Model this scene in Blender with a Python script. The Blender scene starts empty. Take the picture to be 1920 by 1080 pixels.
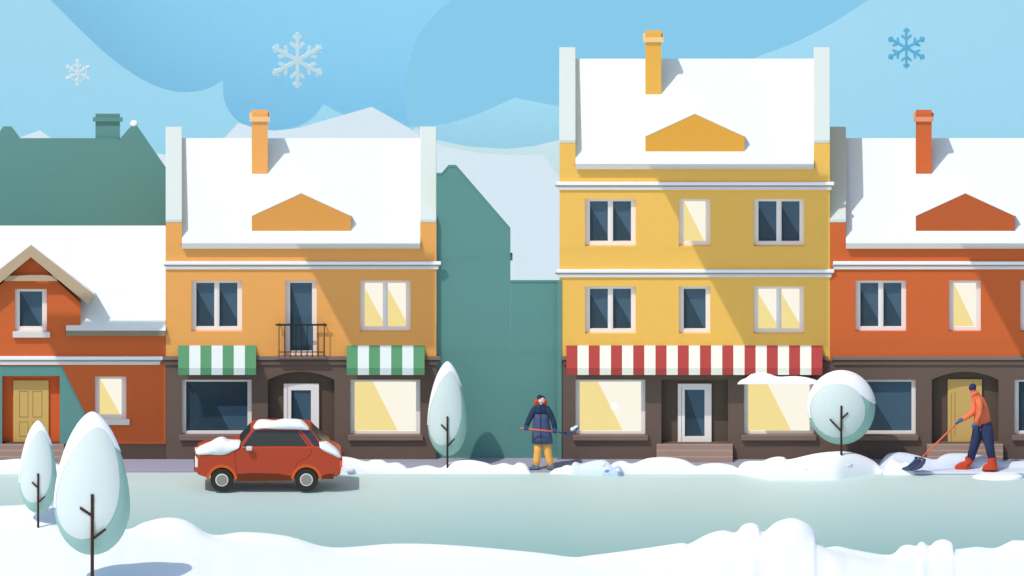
import bpy, bmesh, math, random
from mathutils import Vector, Matrix
random.seed(4)
PI = math.pi
TH = math.radians(14.0); S = math.sin(TH); K = math.cos(TH); U = 64.0   # viewing pitch, drawing units per metre
scene = bpy.context.scene
COL = scene.collection

def X(px): return (px - 960.0) / U
def Z(py, y=0.0): return ((861.0 - py) / U - y * S) / K

# ------------------------------------------------------------------ materials
def lin(h):
    h = h.lstrip('#')
    r = []
    for i in (0, 2, 4):
        c = int(h[i:i+2], 16) / 255.0
        r.append(c / 12.92 if c <= 0.04045 else ((c + 0.055) / 1.055) ** 2.4)
    return r
MATS = {}
def mat(name, hexc, L=1.0, rough=0.85, metal=0.0, var=0.02, scale=6.0, bump=0.0, spec=0.1, bscale=40.0):
    if name in MATS: return MATS[name]
    m = bpy.data.materials.new(name); m.use_nodes = True; nt = m.node_tree; b = nt.nodes['Principled BSDF']
    LL = L if isinstance(L, (tuple, list)) else (L, L, L)
    c = [min(0.93, v / l) for v, l in zip(lin(hexc), LL)]
    b.inputs['Roughness'].default_value = rough; b.inputs['Metallic'].default_value = metal
    b.inputs['Specular IOR Level'].default_value = spec
    tc = nt.nodes.new('ShaderNodeTexCoord'); n = nt.nodes.new('ShaderNodeTexNoise'); n.inputs['Scale'].default_value = scale
    n.inputs['Detail'].default_value = 5
    nt.links.new(tc.outputs['Object'], n.inputs['Vector'])
    r = nt.nodes.new('ShaderNodeMix'); r.data_type = 'RGBA'
    r.inputs[6].default_value = (*[v * (1 - var) for v in c], 1); r.inputs[7].default_value = (*[min(.95, v * (1 + var)) for v in c], 1)
    nt.links.new(n.outputs['Fac'], r.inputs[0]); nt.links.new(r.outputs[2], b.inputs['Base Color'])
    if bump:
        n2 = nt.nodes.new('ShaderNodeTexNoise'); n2.inputs['Scale'].default_value = bscale; nt.links.new(tc.outputs['Object'], n2.inputs['Vector'])
        bp = nt.nodes.new('ShaderNodeBump'); bp.inputs['Strength'].default_value = bump; bp.inputs['Distance'].default_value = .01
        nt.links.new(n2.outputs['Fac'], bp.inputs['Height']); nt.links.new(bp.outputs['Normal'], b.inputs['Normal'])
    MATS[name] = m; return m
def emis(name, hexc, k=1.0):
    if name in MATS: return MATS[name]
    m = bpy.data.materials.new(name); m.use_nodes = True; nt = m.node_tree
    for n in list(nt.nodes): nt.nodes.remove(n)
    o = nt.nodes.new('ShaderNodeOutputMaterial'); e = nt.nodes.new('ShaderNodeEmission')
    e.inputs[0].default_value = (*lin(hexc), 1); e.inputs[1].default_value = k
    nt.links.new(e.outputs[0], o.inputs[0]); MATS[name] = m; return m
def glass(name='window_glass', f=0.012):
    if name in MATS: return MATS[name]
    m = bpy.data.materials.new(name); m.use_nodes = True; nt = m.node_tree
    for n in list(nt.nodes): nt.nodes.remove(n)
    o = nt.nodes.new('ShaderNodeOutputMaterial'); t = nt.nodes.new('ShaderNodeBsdfTransparent'); g = nt.nodes.new('ShaderNodeBsdfGlossy')
    g.inputs['Roughness'].default_value = .25; mx = nt.nodes.new('ShaderNodeMixShader'); mx.inputs[0].default_value = f
    nt.links.new(t.outputs[0], mx.inputs[1]); nt.links.new(g.outputs[0], mx.inputs[2]); nt.links.new(mx.outputs[0], o.inputs[0])
    MATS[name] = m; return m

LF = (0.92, 1.0, 1.10)      # measured light on an upright sunlit face (rgb)
LBG = (.84, .91, 1.02)
LR = (1.24, 1.27, 1.39)      # on a roof slope / treetop
SNOW = mat('snow', 'FFFFFF', 1.0, var=0.01, bump=.05)
SNOWB = mat('pale_blue_snow', 'D6E4F4', (.92,.96,1.0))  # snow in an even pale blue
SNOWD = mat('deep_blue_snow', 'B6CCE4', (.92,.96,1.0))
SNOWL = mat('lavender_snow', 'E2EAF6', 1.12)  # snow in an even lavender tint
ROOFSNOW = mat('roof_snow', 'FFFFFF', (1.22,1.12,1.2), var=.01, bump=.05)
FROST = mat('frost', 'E6F2F2', (1.22,1.28,1.42))
WHITE = mat('white_paint', 'EDECED', LF, var=0)
REFL_D = mat('blue_pane_reflection', '415B6F', (.86,.88,.93), var=0)  # tone painted for the reflection across dark panes
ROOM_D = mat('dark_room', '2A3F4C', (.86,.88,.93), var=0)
REFL_L = emis('lit_pane_reflection', 'FEF8E8'); ROOM_L = emis('lit_room', 'F5E096')  # first tone is the painted sheen across lit panes
GLASS = glass()
TAUPE = mat('taupe_render', '6C5E58', LF, bump=.1, spec=.05)
TAUPE2 = mat('taupe_moulding', '8A7970', (1.05,1.07,1.1), spec=.05)
SILLM = mat('sill_stone', '80706A', LF)
RECESS = mat('doorway_plaster', '5F554C', LF)
STEPM = mat('step_stone', 'A5928A', LF, bump=.1)
CORN = mat('cornice_stone', 'DEDCDB', LF); CORNG = mat('cornice_grey_stone', '9A999A', LF)
GUTTER = mat('eaves_board', 'CBCBC9', LF)
WOOD = mat('yellow_oak', 'CFB16E', LF); WOODD = mat('oak_groove', '9A7F45', LF)
TEAL = mat('teal_render', '619391', LF, spec=.03)
TEALF = mat('pale_teal_render', '669896', LF, spec=.03)
PAVE = mat('pavement_stone', 'B3AFC0', 1.2, bump=.1)

# ------------------------------------------------------------------ objects
WO = {}
def tag(o, label=None, cat=None, group=None, kind=None):
    if label: o['label'] = label
    if cat: o['category'] = cat
    if group: o['group'] = group
    if kind: o['kind'] = kind
    return o
def empty(name, loc, label, cat, group=None):
    o = bpy.data.objects.new(name, None); COL.objects.link(o); o.location = loc; o.empty_display_size = .2
    WO[o.name] = Vector(loc); return tag(o, label, cat, group)
class MB:
    def __init__(s): s.bm = bmesh.new()
    def face(s, vs):
        try: s.bm.faces.new(vs)
        except ValueError: pass
    def box(s, x0, x1, y0, y1, z0, z1):
        v = [s.bm.verts.new(p) for p in ((x0,y0,z0),(x1,y0,z0),(x1,y1,z0),(x0,y1,z0),(x0,y0,z1),(x1,y0,z1),(x1,y1,z1),(x0,y1,z1))]
        for f in ((0,1,5,4),(1,2,6,5),(2,3,7,6),(3,0,4,7),(4,5,6,7),(3,2,1,0)): s.face([v[i] for i in f])
        return s
    def prism(s, A, B):
        a = [s.bm.verts.new(p) for p in A]; b = [s.bm.verts.new(p) for p in B]; n = len(a)
        s.face(a); s.face(b[::-1])
        for i in range(n): s.face([a[i], b[i], b[(i+1) % n], a[(i+1) % n]])
        return s
    def prism_y(s, xz, y0, y1): return s.prism([(x, y0, z) for x, z in xz], [(x, y1, z) for x, z in xz])
    def prism_back(s, xz, y0, y1, k=.255): return s.prism([(x, y0, z) for x, z in xz], [(x, y1, z-(y1-y0)*k) for x, z in xz])
    def prism_x(s, yz, x0, x1): return s.prism([(x0, y, z) for y, z in yz], [(x1, y, z) for y, z in yz])
    def rings(s, R, cap=True, closed=False):
        rr = [[s.bm.verts.new(p) for p in r] for r in R]; n = len(rr[0])
        for a, b in zip(rr, rr[1:]):
            for i in range(n): s.face([a[i], a[(i+1) % n], b[(i+1) % n], b[i]])
        if closed:
            a, b = rr[-1], rr[0]
            for i in range(n): s.face([a[i], a[(i+1) % n], b[(i+1) % n], b[i]])
        elif cap: s.face(rr[0][::-1]); s.face(rr[-1])
        return s
    def tube(s, pts, rad, n=10, flat=1.0):
        pts = [Vector(p) for p in pts]
        if not isinstance(rad, (list, tuple)): rad = [rad] * len(pts)
        R = []
        ref = None
        for i, p in enumerate(pts):
            d = (pts[min(i+1, len(pts)-1)] - pts[max(i-1, 0)]).normalized()
            if ref is None: ref = Vector((0, 1, 0)) if abs(d.y) < .9 else Vector((1, 0, 0))
            u = (ref - d * ref.dot(d)).normalized(); w = d.cross(u)
            R.append([p + rad[i] * (flat * math.cos(2*PI*k/n) * u + math.sin(2*PI*k/n) * w) for k in range(n)])
        return s.rings(R)
    def ellrings(s, L, n=20):      # L: (cx, cy, z, rx, ry)
        return s.rings([[(cx + rx*math.cos(2*PI*k/n), cy + ry*math.sin(2*PI*k/n), z) for k in range(n)] for cx, cy, z, rx, ry in L])
    def ball(s, c, r, n=16, m=10):
        if not isinstance(r, (list, tuple)): r = (r, r, r)
        return s.ellrings([(c[0], c[1], c[2] - r[2]*math.cos(PI*(j+.02)/(m+.04)), r[0]*math.sin(PI*(j+.02)/(m+.04)), r[1]*math.sin(PI*(j+.02)/(m+.04))) for j in range(m+1)], n)
    def build(s, name, m, parent=None, smooth=False, bevel=0, label=None, kind=None, group=None, cat=None, sub=0):
        bm = s.bm; bmesh.ops.recalc_face_normals(bm, faces=bm.faces)
        lo = Vector([min(v.co[i] for v in bm.verts) for i in range(3)]); hi = Vector([max(v.co[i] for v in bm.verts) for i in range(3)])
        c = Vector(((lo.x+hi.x)/2, (lo.y+hi.y)/2, lo.z))
        for v in bm.verts: v.co -= c
        for f in bm.faces: f.smooth = smooth
        me = bpy.data.meshes.new(name); bm.to_mesh(me); bm.free()
        me.materials.append(m)
        o = bpy.data.objects.new(name, me); COL.objects.link(o); WO[o.name] = c
        if parent is not None: o.parent = parent; o.location = c - WO[parent.name]
        else: o.location = c
        if bevel:
            b = o.modifiers.new('bevel', 'BEVEL'); b.width = bevel; b.segments = 3; b.limit_method = 'ANGLE'; b.angle_limit = math.radians(40)
        if sub:
            q = o.modifiers.new('sub', 'SUBSURF'); q.levels = sub; q.render_levels = sub
        return tag(o, label, cat, group, kind)
def catmull(P, n=6, closed=False):
    out = []; N = len(P)
    rng = range(N) if closed else range(N-1)
    for i in rng:
        p0 = P[(i-1) % N] if closed or i > 0 else P[0]; p1 = P[i]; p2 = P[(i+1) % N]; p3 = P[(i+2) % N] if closed or i+2 < N else P[-1]
        for k in range(n):
            t = k / n
            out.append(tuple(.5*((2*b) + (-a+c)*t + (2*a-5*b+4*c-d)*t*t + (-a+3*b-3*c+d)*t**3) for a, b, c, d in zip(p0, p1, p2, p3)))
    if not closed: out.append(tuple(P[-1]))
    return out
def ox(pts, y=0.0): return [(X(a), Z(b, y)) for a, b in pts]

# ------------------------------------------------------------------ house pieces
def wall_mb(mb, x0, x1, z0, z1, holes, t=.3, y0=0.0):
    xs = sorted({x0, x1, *[h[0] for h in holes], *[h[1] for h in holes]}); zs = sorted({z0, z1, *[h[2] for h in holes], *[h[3] for h in holes]})
    nx, nz = len(xs)-1, len(zs)-1
    full = [[not any(h[0] <= (xs[i]+xs[i+1])/2 <= h[1] and h[2] <= (zs[j]+zs[j+1])/2 <= h[3] for h in holes) for j in range(nz)] for i in range(nx)]
    V = {}
    def v(i, j, k):
        if (i, j, k) not in V: V[(i, j, k)] = mb.bm.verts.new((xs[i], y0 + k*t, zs[j]))
        return V[(i, j, k)]
    g = lambda i, j: 0 <= i < nx and 0 <= j < nz and full[i][j]
    for i in range(nx):
        for j in range(nz):
            if not full[i][j]: continue
            for k in (0, 1): mb.face([v(i,j,k), v(i+1,j,k), v(i+1,j+1,k), v(i,j+1,k)])
            if not g(i-1, j): mb.face([v(i,j,0), v(i,j,1), v(i,j+1,1), v(i,j+1,0)])
            if not g(i+1, j): mb.face([v(i+1,j,0), v(i+1,j,1), v(i+1,j+1,1), v(i+1,j+1,0)])
            if not g(i, j-1): mb.face([v(i,j,0), v(i,j,1), v(i+1,j,1), v(i+1,j,0)])
            if not g(i, j+1): mb.face([v(i,j+1,0), v(i,j+1,1), v(i+1,j+1,1), v(i+1,j+1,0)])
def hole(a, b, c, d): return (X(a), X(c), Z(d), Z(b))      # px rectangle left, top, right, bottom
def window(par, a, b, c, d, lit=False, double=False, fr=9, diag=None, sill=None, sillm=None, name='window', pane_reflection=True, e=.14):
    x0, x1, z0, z1 = X(a), X(c), Z(d), Z(b); f = fr / U
    mb = MB()
    y0, y1 = e, e + .07
    mb.box(x0+.002, x0+f, y0, y1, z0+.002, z1-.002).box(x1-f, x1-.002, y0, y1, z0+.002, z1-.002)
    mb.box(x0+f, x1-f, y0, y1, z1-f*.75, z1-.002).box(x0+f, x1-f, y0, y1, z0+.002, z0+f*.85)
    cols = [(x0+f, x1-f)]
    if double:
        xm = (x0+x1)/2; mb.box(xm-.075, xm+.035, y0+.004, y1, z0+f*.85, z1-f*.75); mb.box(xm+.05, xm+.075, y0-.004, y1, z0+f*.85, z1-f*.75); mb.box(xm+.035, xm+.05, y0+.03, y1, z0+f*.85, z1-f*.75)
        cols = [(x0+f, xm-.075), (xm+.075, x1-f)]
    w = mb.build(name, WHITE, par)
    zz0, zz1 = z0+f*.85, z1-f*.75
    for (p, q) in cols:
        MB().box(p, q, y1-.03, y1-.02, zz0, zz1).build('pane', GLASS, w)
        if pane_reflection:
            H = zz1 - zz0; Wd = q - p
            if diag == 'shade': poly = [(q-.9, zz0+.74), (q, zz0+.74), (q, zz0), (q-.53, zz0)]  # reflection shape cut level where the awning shade would fall
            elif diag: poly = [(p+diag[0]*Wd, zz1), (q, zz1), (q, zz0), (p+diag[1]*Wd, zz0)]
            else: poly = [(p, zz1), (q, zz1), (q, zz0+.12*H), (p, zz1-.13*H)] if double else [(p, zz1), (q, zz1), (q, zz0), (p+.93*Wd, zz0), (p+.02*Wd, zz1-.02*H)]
            MB().prism_y(poly, y1+.01, y1+.02).build('pane_reflection', REFL_L if lit else REFL_D, w)  # slanted sheet imitates a reflection across the pane
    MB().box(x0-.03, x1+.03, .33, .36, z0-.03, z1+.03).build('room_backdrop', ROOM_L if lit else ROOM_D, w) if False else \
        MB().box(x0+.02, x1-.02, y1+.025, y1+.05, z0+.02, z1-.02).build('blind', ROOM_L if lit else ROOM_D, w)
    if sill:
        s = sill; MB().box(X(s[0]), X(s[2]), -.11, .0 + e, Z(s[3], -.11), Z(s[1], -.11)).build('sill', sillm or SILLM, w, bevel=.008)
    return w
def cornice(par, a, c, top, bot, snow=True, m1=None, m2=None, cap=None):
    h = bot - top
    q = MB().box(X(a+3), X(c-5), -.05, 0, Z(bot, -.05), Z(top+h*.62, -.05)).build('cornice', m1 or CORN, par)
    MB().box(X(a), X(c-2), -.065, 0, Z(top+h*.62, -.065)+.001, Z(top+h*.42, -.065)).build('moulding', m2 or CORNG, q)
    MB().box(X(a+2), X(c), -.085, 0, Z(top+h*.42, -.065)+.001, Z(top, -.03)).build('snow_layer' if snow else 'ledge', cap or SNOW, q, bevel=.012 if snow else .004)
    return q
def awning(par, a, c, n, colA, colB, name):
    e = .49
    z1, zf, zb = Z(648, -.02), Z(690, -e), Z(703, -e); x0, x1 = X(a), X(c); w = (x1-x0)/n
    root = None
    mats = [mat(name+'_dark_stripe', colA[0], colA[1], var=.01), mat(name+'_light_stripe', colB[0], colB[1], var=.01)]
    for par2, k in ((0, 0), (1, 1)):
        mb = MB()
        for i in range(k, n, 2):
            p, q = x0+i*w, x0+(i+1)*w
            mb.prism_x([(-.002, z1), (-e, zf), (-e, zb), (-e+.02, zb), (-e+.02, zf-.02), (-.002, z1-.05)], p, q)
        o = mb.build('awning' if k == 0 else 'light_stripes', mats[k], par if k == 0 else root)
        if k == 0: root = o
    MB().box(x0+.02, x1-.02, -.04, -.002, z1-.12, z1-.055).build('mounting_bar', mats[0], root)
    return root
def steps(par, a, c, top=832, n=3, tread=.13, m=None):
    zt = Z(top); y0 = -.001
    mb = MB(); hs = zt / n
    prof = [(0, 0)]
    for i in range(n): prof += [(-(n-i)*tread, hs*i), (-(n-i)*tread, hs*(i+1))]
    prof += [(0, zt)]
    prof = [(y + y0, z + (-.02 if z == 0 else 0)) for y, z in prof]
    mb.prism_x(prof, X(a), X(c)); return mb.build('steps', m or STEPM, par, bevel=.006)
def glass_door(par, a, b, c, d, gl, y=.3):
    x0, x1, z0, z1 = X(a), X(c), Z(d), Z(b); g = (X(gl[0]), X(gl[2]), Z(gl[3]), Z(gl[1]))
    mb = MB(); wall_mb(mb, x0, x1, z0+.002, z1, [(g[0], g[1], g[2], g[3])], t=.08, y0=y-.085)
    D = mb.build('door', WHITE, par)
    MB().box(g[0], g[1], y-.05, y-.04, g[2], g[3]).build('pane', GLASS, D)
    MB().prism_y([(g[0]+.04, g[3]), (g[1], g[3]), (g[1], g[2]), (g[0]+.5*(g[1]-g[0])+.24, g[2])], y-.03, y-.025).build('pane_reflection', REFL_D, D)  # slanted sheet imitates a reflection in the door glass
    MB().box(g[0]+.001, g[1]-.001, y-.02, y-.01, g[2]+.001, g[3]-.001).build('blind', ROOM_D, D)
    MB().box(x0+.1, x0+.115, y-.089, y-.08, z0+.01, z1-.1).build('hinge_strip', CORNG, D)
    return D
def wood_door(par, a, b, c, d, lines, y=.3, panels=None):
    x0, x1, z0, z1 = X(a), X(c), Z(d), Z(b)
    D = MB().box(x0, x1, y-.06, y-.004, z0+.002, z1).build('door', WOOD, par)
    mb = MB()
    for (p, q, r) in lines: mb.box(X(p), X(p)+.016, y-.064, y-.055, Z(r), Z(q))
    for (p, q, r, t) in panels or []:
        for (u0, u1, w0, w1) in ((p, r, q, q+1), (p, r, t-1, t), (p, p+1, q+1, t-1), (r-1, r, q+1, t-1)): mb.box(X(u0), X(u1), y-.066, y-.058, Z(w1), Z(w0))
    mb.build('panel_moulding', WOODD, D); return D

def house(x0, label, wallhex, L, up=0, chim=None, dormerhex=None, chimcap=None, arch=True, gw='dark', name='town_house', short=False):
    cx = X(x0 + 253.5)
    H = empty(name, (cx, 0, 0), label, 'house')
    WM = mat(label.split()[0]+'_render', wallhex, L, bump=.1, spec=.05)
    DM = mat(label.split()[0]+'_dormer_render', dormerhex or wallhex, L, spec=.05)
    p = lambda q: x0 + q
    # ground floor
    rt = 697 if arch else 712
    hs = [hole(p(30), 712, p(161), 817), hole(p(191), rt, p(316), 832), hole(p(346), 712, p(477), 817)]
    mb = MB(); wall_mb(mb, X(p(4 if short else 0)), X(p(507)), -.05, Z(676), hs)
    if arch:
        arc = [(p(191) + 125*i/16, 697 + 15*((i/8-1)**2)) for i in range(17)]
        for seg, corner in ((arc[:9], (p(191), 697)), (arc[8:], (p(316), 697))):
            poly = [corner] + (seg if corner[0] == p(191) else seg[::-1])
            poly = [q for i, q in enumerate(poly) if i == 0 or (abs(q[0]-poly[i-1][0]) + abs(q[1]-poly[i-1][1])) > .01]
            if corner[0] == p(191): poly = [(p(191), 697)] + seg[0:8] + [seg[8]]
            else: poly = [(p(316), 697), (p(254-.5), 697)] + seg[1:]
            mb.prism_y(ox(poly), 0, .3)
    xa, xb = X(p(4 if short else 0)), X(p(507))
    mb.box(xa, xa+.3, .301, 4.8, -.05, Z(676)).box(xb-.3, xb, .301, 4.8, -.05, Z(676)).box(xa, xb, 4.801, 5.0, -.05, Z(676))
    mb.build('ground_floor_wall', TAUPE, H)
    MB().box(X(p(186)), X(p(321)), .303, .36, Z(836), Z(rt-4)).build('doorway', RECESS, H)
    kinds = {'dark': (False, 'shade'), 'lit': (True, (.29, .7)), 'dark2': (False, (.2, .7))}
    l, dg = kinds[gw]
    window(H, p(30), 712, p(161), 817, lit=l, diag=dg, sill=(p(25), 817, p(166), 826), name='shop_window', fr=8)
    if x0 < 1500:
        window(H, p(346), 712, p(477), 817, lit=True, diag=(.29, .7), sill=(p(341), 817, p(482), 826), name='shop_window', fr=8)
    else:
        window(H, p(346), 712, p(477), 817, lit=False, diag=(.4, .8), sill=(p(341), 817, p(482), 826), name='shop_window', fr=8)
    steps(H, p(182), p(325))
    cornice(H, p(-8 if x0 < 1000 else (4 if short else 4)), p(515 if x0 < 1000 else 503), 668, 684, snow=False, m1=mat('taupe_low_moulding', '6F605A', LF), m2=mat('taupe_dark_moulding', '574845', LF), cap=TAUPE2)
    # upper floors
    top = 466 - up
    holes = []
    wins = []
    if up:
        for py in (373, 537):
            wins += [(p(48), py, p(143), py+89, py == 999, True), (p(224), py, p(283), py+89, py == 373, False), (p(364), py, p(459), py+89, py == 537, True)]
    else:
        rr = x0 > 1000
        wins += [(p(48), 526, p(143), 622, False, True)]
        if rr: wins += [(p(223), 526, p(283), 622, True, False), (p(357), 526, p(452), 622, True, True)]
        else: wins += [(p(224), 526, p(283), 668, False, False), (p(364), 526, p(459), 622, True, True)]
    for w in wins: holes.append(hole(*w[:4]))
    mb = MB(); zb = Z(676) + .001
    wall_mb(mb, X(p(30)), X(p(477)), zb, Z(top-3), holes)
    mb.build('wall', WM, H); MB().box(X(p(30)), X(p(477)), 4.5, 4.8, zb, Z(top-3)).build('rear_wall', WM, H)
    for w in wins: window(H, *w[:4], lit=w[4], double=w[5], name='balcony_door' if w[3] == 668 else 'window')
    # roof numbers
    ye = -.13; zt = Z(456-up, ye); vr = (861-(259-up))/U
    yr = (vr - K*(zt-ye)) / (K+S); zr = zt + yr - ye
    z0p = Z(411-up); zrp = Z(237-up, yr)
    for (a, c) in ((0, 30), (477, 507)):
        a2 = 4 if (short and a == 0) else a
        MB().prism_x([(0, zb), (0, z0p-.1), (yr, zrp-.1), (4.8, z0p-.1), (4.8, zb)], X(p(a))+.0, X(p(c))).build('gable_wall', WM, H)
        MB().prism_x([(-.01, z0p-.099), (-.01, z0p), (yr, zrp), (4.83, z0p), (4.83, z0p-.099), (yr, zrp-.098)], X(p(a))-.005, X(p(c))+.005).build('snow_coping', FROST, H, bevel=.02)
    xl, xr_ = X(p(30))+.002, X(p(477))-.002
    R = MB().prism_x([(ye, zt-.05), (ye, zt), (yr, zr), (2*yr-ye, zt), (2*yr-ye, zt-.05), (4.45, Z(top-3)+.001), (.3, Z(top-3)+.001), (0, Z(top-3)+.001)], xl, xr_).build('roof', ROOFSNOW, H)
    MB().box(xl, xr_, ye-.02, 0, Z(466-up, ye), zt-.0).build('eaves_board', GUTTER, R, bevel=.004)
    ry = lambda py: ((861-py)/U - K*(zt-ye)) / (K+S)
    # chimney
    if chim is not None:
        yc = ry(326-up); a, c = p(161), p(191)
        C = MB().box(X(a), X(c), yc, yc+.47, zt+yc-ye-.1, Z(226-up, yc)).build('chimney', mat(label.split()[0]+'_chimney', chim, L, bump=.15), R)
        CM = mat(label.split()[0]+'_chimney_cap', chimcap, L)
        q = MB().box(X(a-4), X(c+4), yc-.06, yc+.53, Z(228-up, yc-.06), Z(220-up, yc-.06)).build('cap', CM, C)
        MB().box(X(a), X(c), yc, yc+.47, Z(220-up, yc-.06)+.001, Z(213-up, yc)).build('flue', MATS[label.split()[0]+'_chimney'], C)
    # dormer
    yd = ry(433-up); a, m_, c = p(161), p(254), p(347)
    za, zm, zc = Z(433-up, yd), Z(360-up, yd), Z(403-up, yd)
    D = MB().prism_back([(X(a), za-.02), (X(c), za-.02), (X(c), zc-.04), (X(m_), zm-.04), (X(a), zc-.04)], yd, yd+1.9).build('dormer', DM, H)
    MB().prism_back([(X(a)-.01, zc-.038), (X(m_), zm-.038), (X(c)+.01, zc-.038), (X(c)+.01, zc), (X(m_), zm+.01), (X(a)-.01, zc)], yd-.01, yd+1.9).build('snow_layer', SNOW, D)
    # cornices
    for t in ([490] if not up else [341, 505]):
        cornice(H, p(-4 if x0 < 1000 else (-8 if up else 4)), p(516 if x0 < 1000 else (515 if up else 506)), t, t+15)
    return H

# ------------------------------------------------------------------ the three module houses
mid = house(311, 'orange two-storey house with green striped awnings and a small balcony', 'E9AA62', LF, 0, 'E9AA62', 'DA9C54', 'F0C795', True, 'dark')
awning(mid, 334, 480, 7, ('67A47B', LR), ('F0F9F4', 1.25), 'green_awning'); awning(mid, 650, 796, 7, ('67A47B', LR), ('F0F9F4', 1.25), 'green_awning')
glass_door(mid, 532, 723, 598, 832, (546, 735, 583, 822))
yel = house(1049, 'yellow three-storey house with a long red and white awning', 'EFC063', LF, 149, 'E3B054', 'DEA648', 'F3CE92', False, 'lit', short=False)
awning(yel, 1062, 1542, 23, ('C0504F', LR), ('FFFEEA', 1.2), 'red_awning')
glass_door(yel, 1271, 723, 1334, 832, (1284, 734, 1321, 822))
red = house(1556, 'rust red house at the right edge with arched doorway and wooden door', 'CC693C', LF, 0, 'CC693C', 'B85F38', 'DD9A78', True, 'dark2')
wood_door(red, 1777, 715, 1841, 832, [(1783, 740, 832), (1790, 738, 823)])
gl = MB().ball((X(1152), .14, Z(764)), .12).build('globe_lamp', emis('lamp_glow', 'FFFFFF', 1.0), yel, smooth=True, label='round white globe lamp hanging in the shop window')
# balcony
BM_ = mat('black_iron', '2B3538', LF, rough=.5)
yb = -.17
mb = MB(); zt_, zl, zb_ = Z(609, yb), Z(660, yb), Z(668, yb)
mb.box(X(517), X(613), yb-.02, yb+.02, zt_-.025, zt_+.025).box(X(523), X(609), yb-.012, yb+.012, zl-.012, zl+.012)
for s in (523, 607): mb.box(X(s), X(s)+.03, yb+.02, 0, zt_-.02, zt_+.01)
for s in (523.2, 608.2): mb.box(X(s)-.013, X(s)+.013, yb-.0115, yb+.0115, zb_-.02, zt_-.02)
bal = mb.build('balcony_railing', BM_, mid)
for q in (534, 544.5, 555, 565.5, 576, 586, 596):
    MB().box(X(q)-.013, X(q)+.013, yb-.011, yb+.011, zb_-.02, zt_-.025).build('baluster', BM_, bal)
MB().box(X(519), X(611), yb-.05, 0, zb_-.05, zb_-.015).build('balcony_floor', TAUPE2, bal)

# ------------------------------------------------------------------ left red house
LH = empty('cottage', (X(130), 0, 0), 'low red brick-coloured cottage with timber gable and snowy roof at the left edge', 'house')
RM = mat('cottage_render', 'CC693C', LF, bump=.1, spec=.05)
xa, xb = X(-330), X(310.6)
mb = MB(); wall_mb(mb, xa, xb, Z(832), Z(676), [hole(4, 705, 112, 832), hole(178, 706, 237, 787)])
wall_mb(mb, X(151), xb, Z(676)+.0, Z(624), []); wall_mb(mb, xa, X(-34), Z(676), Z(624), [])
mb.box(xa, xa+.3, .301, 5, 0, Z(624)).box(xb-.3, xb, .301, 5, 0, Z(624)); MB().box(xa, xb, 5.001, 5.2, 0, Z(624)).build('rear_wall', RM, LH)
mb.build('wall', RM, LH)
mb = MB()      # gable wall over the door
zg = Z(676)
mb2 = MB(); wall_mb(mb2, X(-34), X(151), zg, Z(567), [hole(28, 542+25, 88, 622)] if False else [(X(28), X(88), Z(622), Z(567))])
xg0, xg1 = X(-34), X(151); zt1 = Z(567)
# pieces above, either side of the window and over it
mb2.prism_y([(xg0, zt1), (X(28), zt1), (X(28), Z(492)-.02), ], 0, .3) if False else None
lx = lambda px: 481 + abs(px-58)*.93      # underside of the barge board
mb2.prism_y([(xg0, zt1), (X(28), zt1), (X(28), Z(lx(28))), (xg0, Z(lx(-34))+.001)], 0, .3)
mb2.prism_y([(X(88), zt1), (xg1, zt1), (xg1, Z(lx(151))+.001), (X(88), Z(lx(88)))], 0, .3)
mb2.prism_y([(X(28), Z(542)), (X(88), Z(542)), (X(88), Z(lx(88))), (X(58), Z(481)), (X(28), Z(lx(28)))], 0, .3)
mb2.build('gable_wall', RM, LH)
window(LH, 28, 542, 88, 622, sill=(24, 623, 94, 633), sillm=CORN)
window(LH, 178, 706, 237, 787, lit=True, sill=(173, 787, 243, 797), sillm=CORN)
TAN = mat('barge_board_timber', 'BAA78E', LF, bump=.2)
yb2 = -.34
for sgn in (-1, 1):
    e = [(58, 460), (58, 482), (58+sgn*108, 571), (58+sgn*118, 552)]
    if sgn > 0: e = [(58, 460), (58, 482), (165, 571), (177, 553)]
    else: e = [(58, 460), (58, 482), (-49, 571), (-61, 553)]
    MB().prism_y(ox(e, yb2), yb2, yb2+.08).build('barge_board', TAN, LH)
MB().box(X(8), X(108), yb2+.1, yb2+.2, Z(527, yb2+.1), Z(517, yb2+.1)).build('collar_beam', TAN, LH)
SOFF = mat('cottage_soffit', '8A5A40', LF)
for sgn in (-1, 1):       # gable roof slabs running back
    a = [(58, 461), (58, 476), (58+sgn*108, 565), (58+sgn*117, 552)]
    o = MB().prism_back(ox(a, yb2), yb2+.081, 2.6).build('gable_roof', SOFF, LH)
    b = [(58, 458), (58, 462), (58+sgn*118, 553), (58+sgn*121, 549)]
    MB().prism_back(ox(b, yb2), yb2+.05, 2.6).build('snow_layer', SNOW, o)
# main roof
ye = -.13; zt = Z(620, ye); yr = ((861-423)/U - K*(zt-ye)) / (K+S); zr = zt + yr - ye
R = MB().prism_x([(ye, zt-.05), (ye, zt), (yr, zr), (2*yr-ye, zt), (2*yr-ye, zt-.05), (0, Z(624)+.001)], X(124), xb-.002).build('roof', ROOFSNOW, LH)
MB().prism_x([(.32, zt+.2), (.32, zt+.45), (yr, zr), (2*yr-ye, zt), (2*yr-ye, zt-.1)], xa, X(124)-.002).build('roof', ROOFSNOW, LH)
MB().box(X(124), xb-.002, ye-.02, 0, Z(630, ye), zt).build('eaves_board', mat('olive_eaves', '8F8570', LF), R)
cornice(LH, -330, 305, 668, 684)
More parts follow.
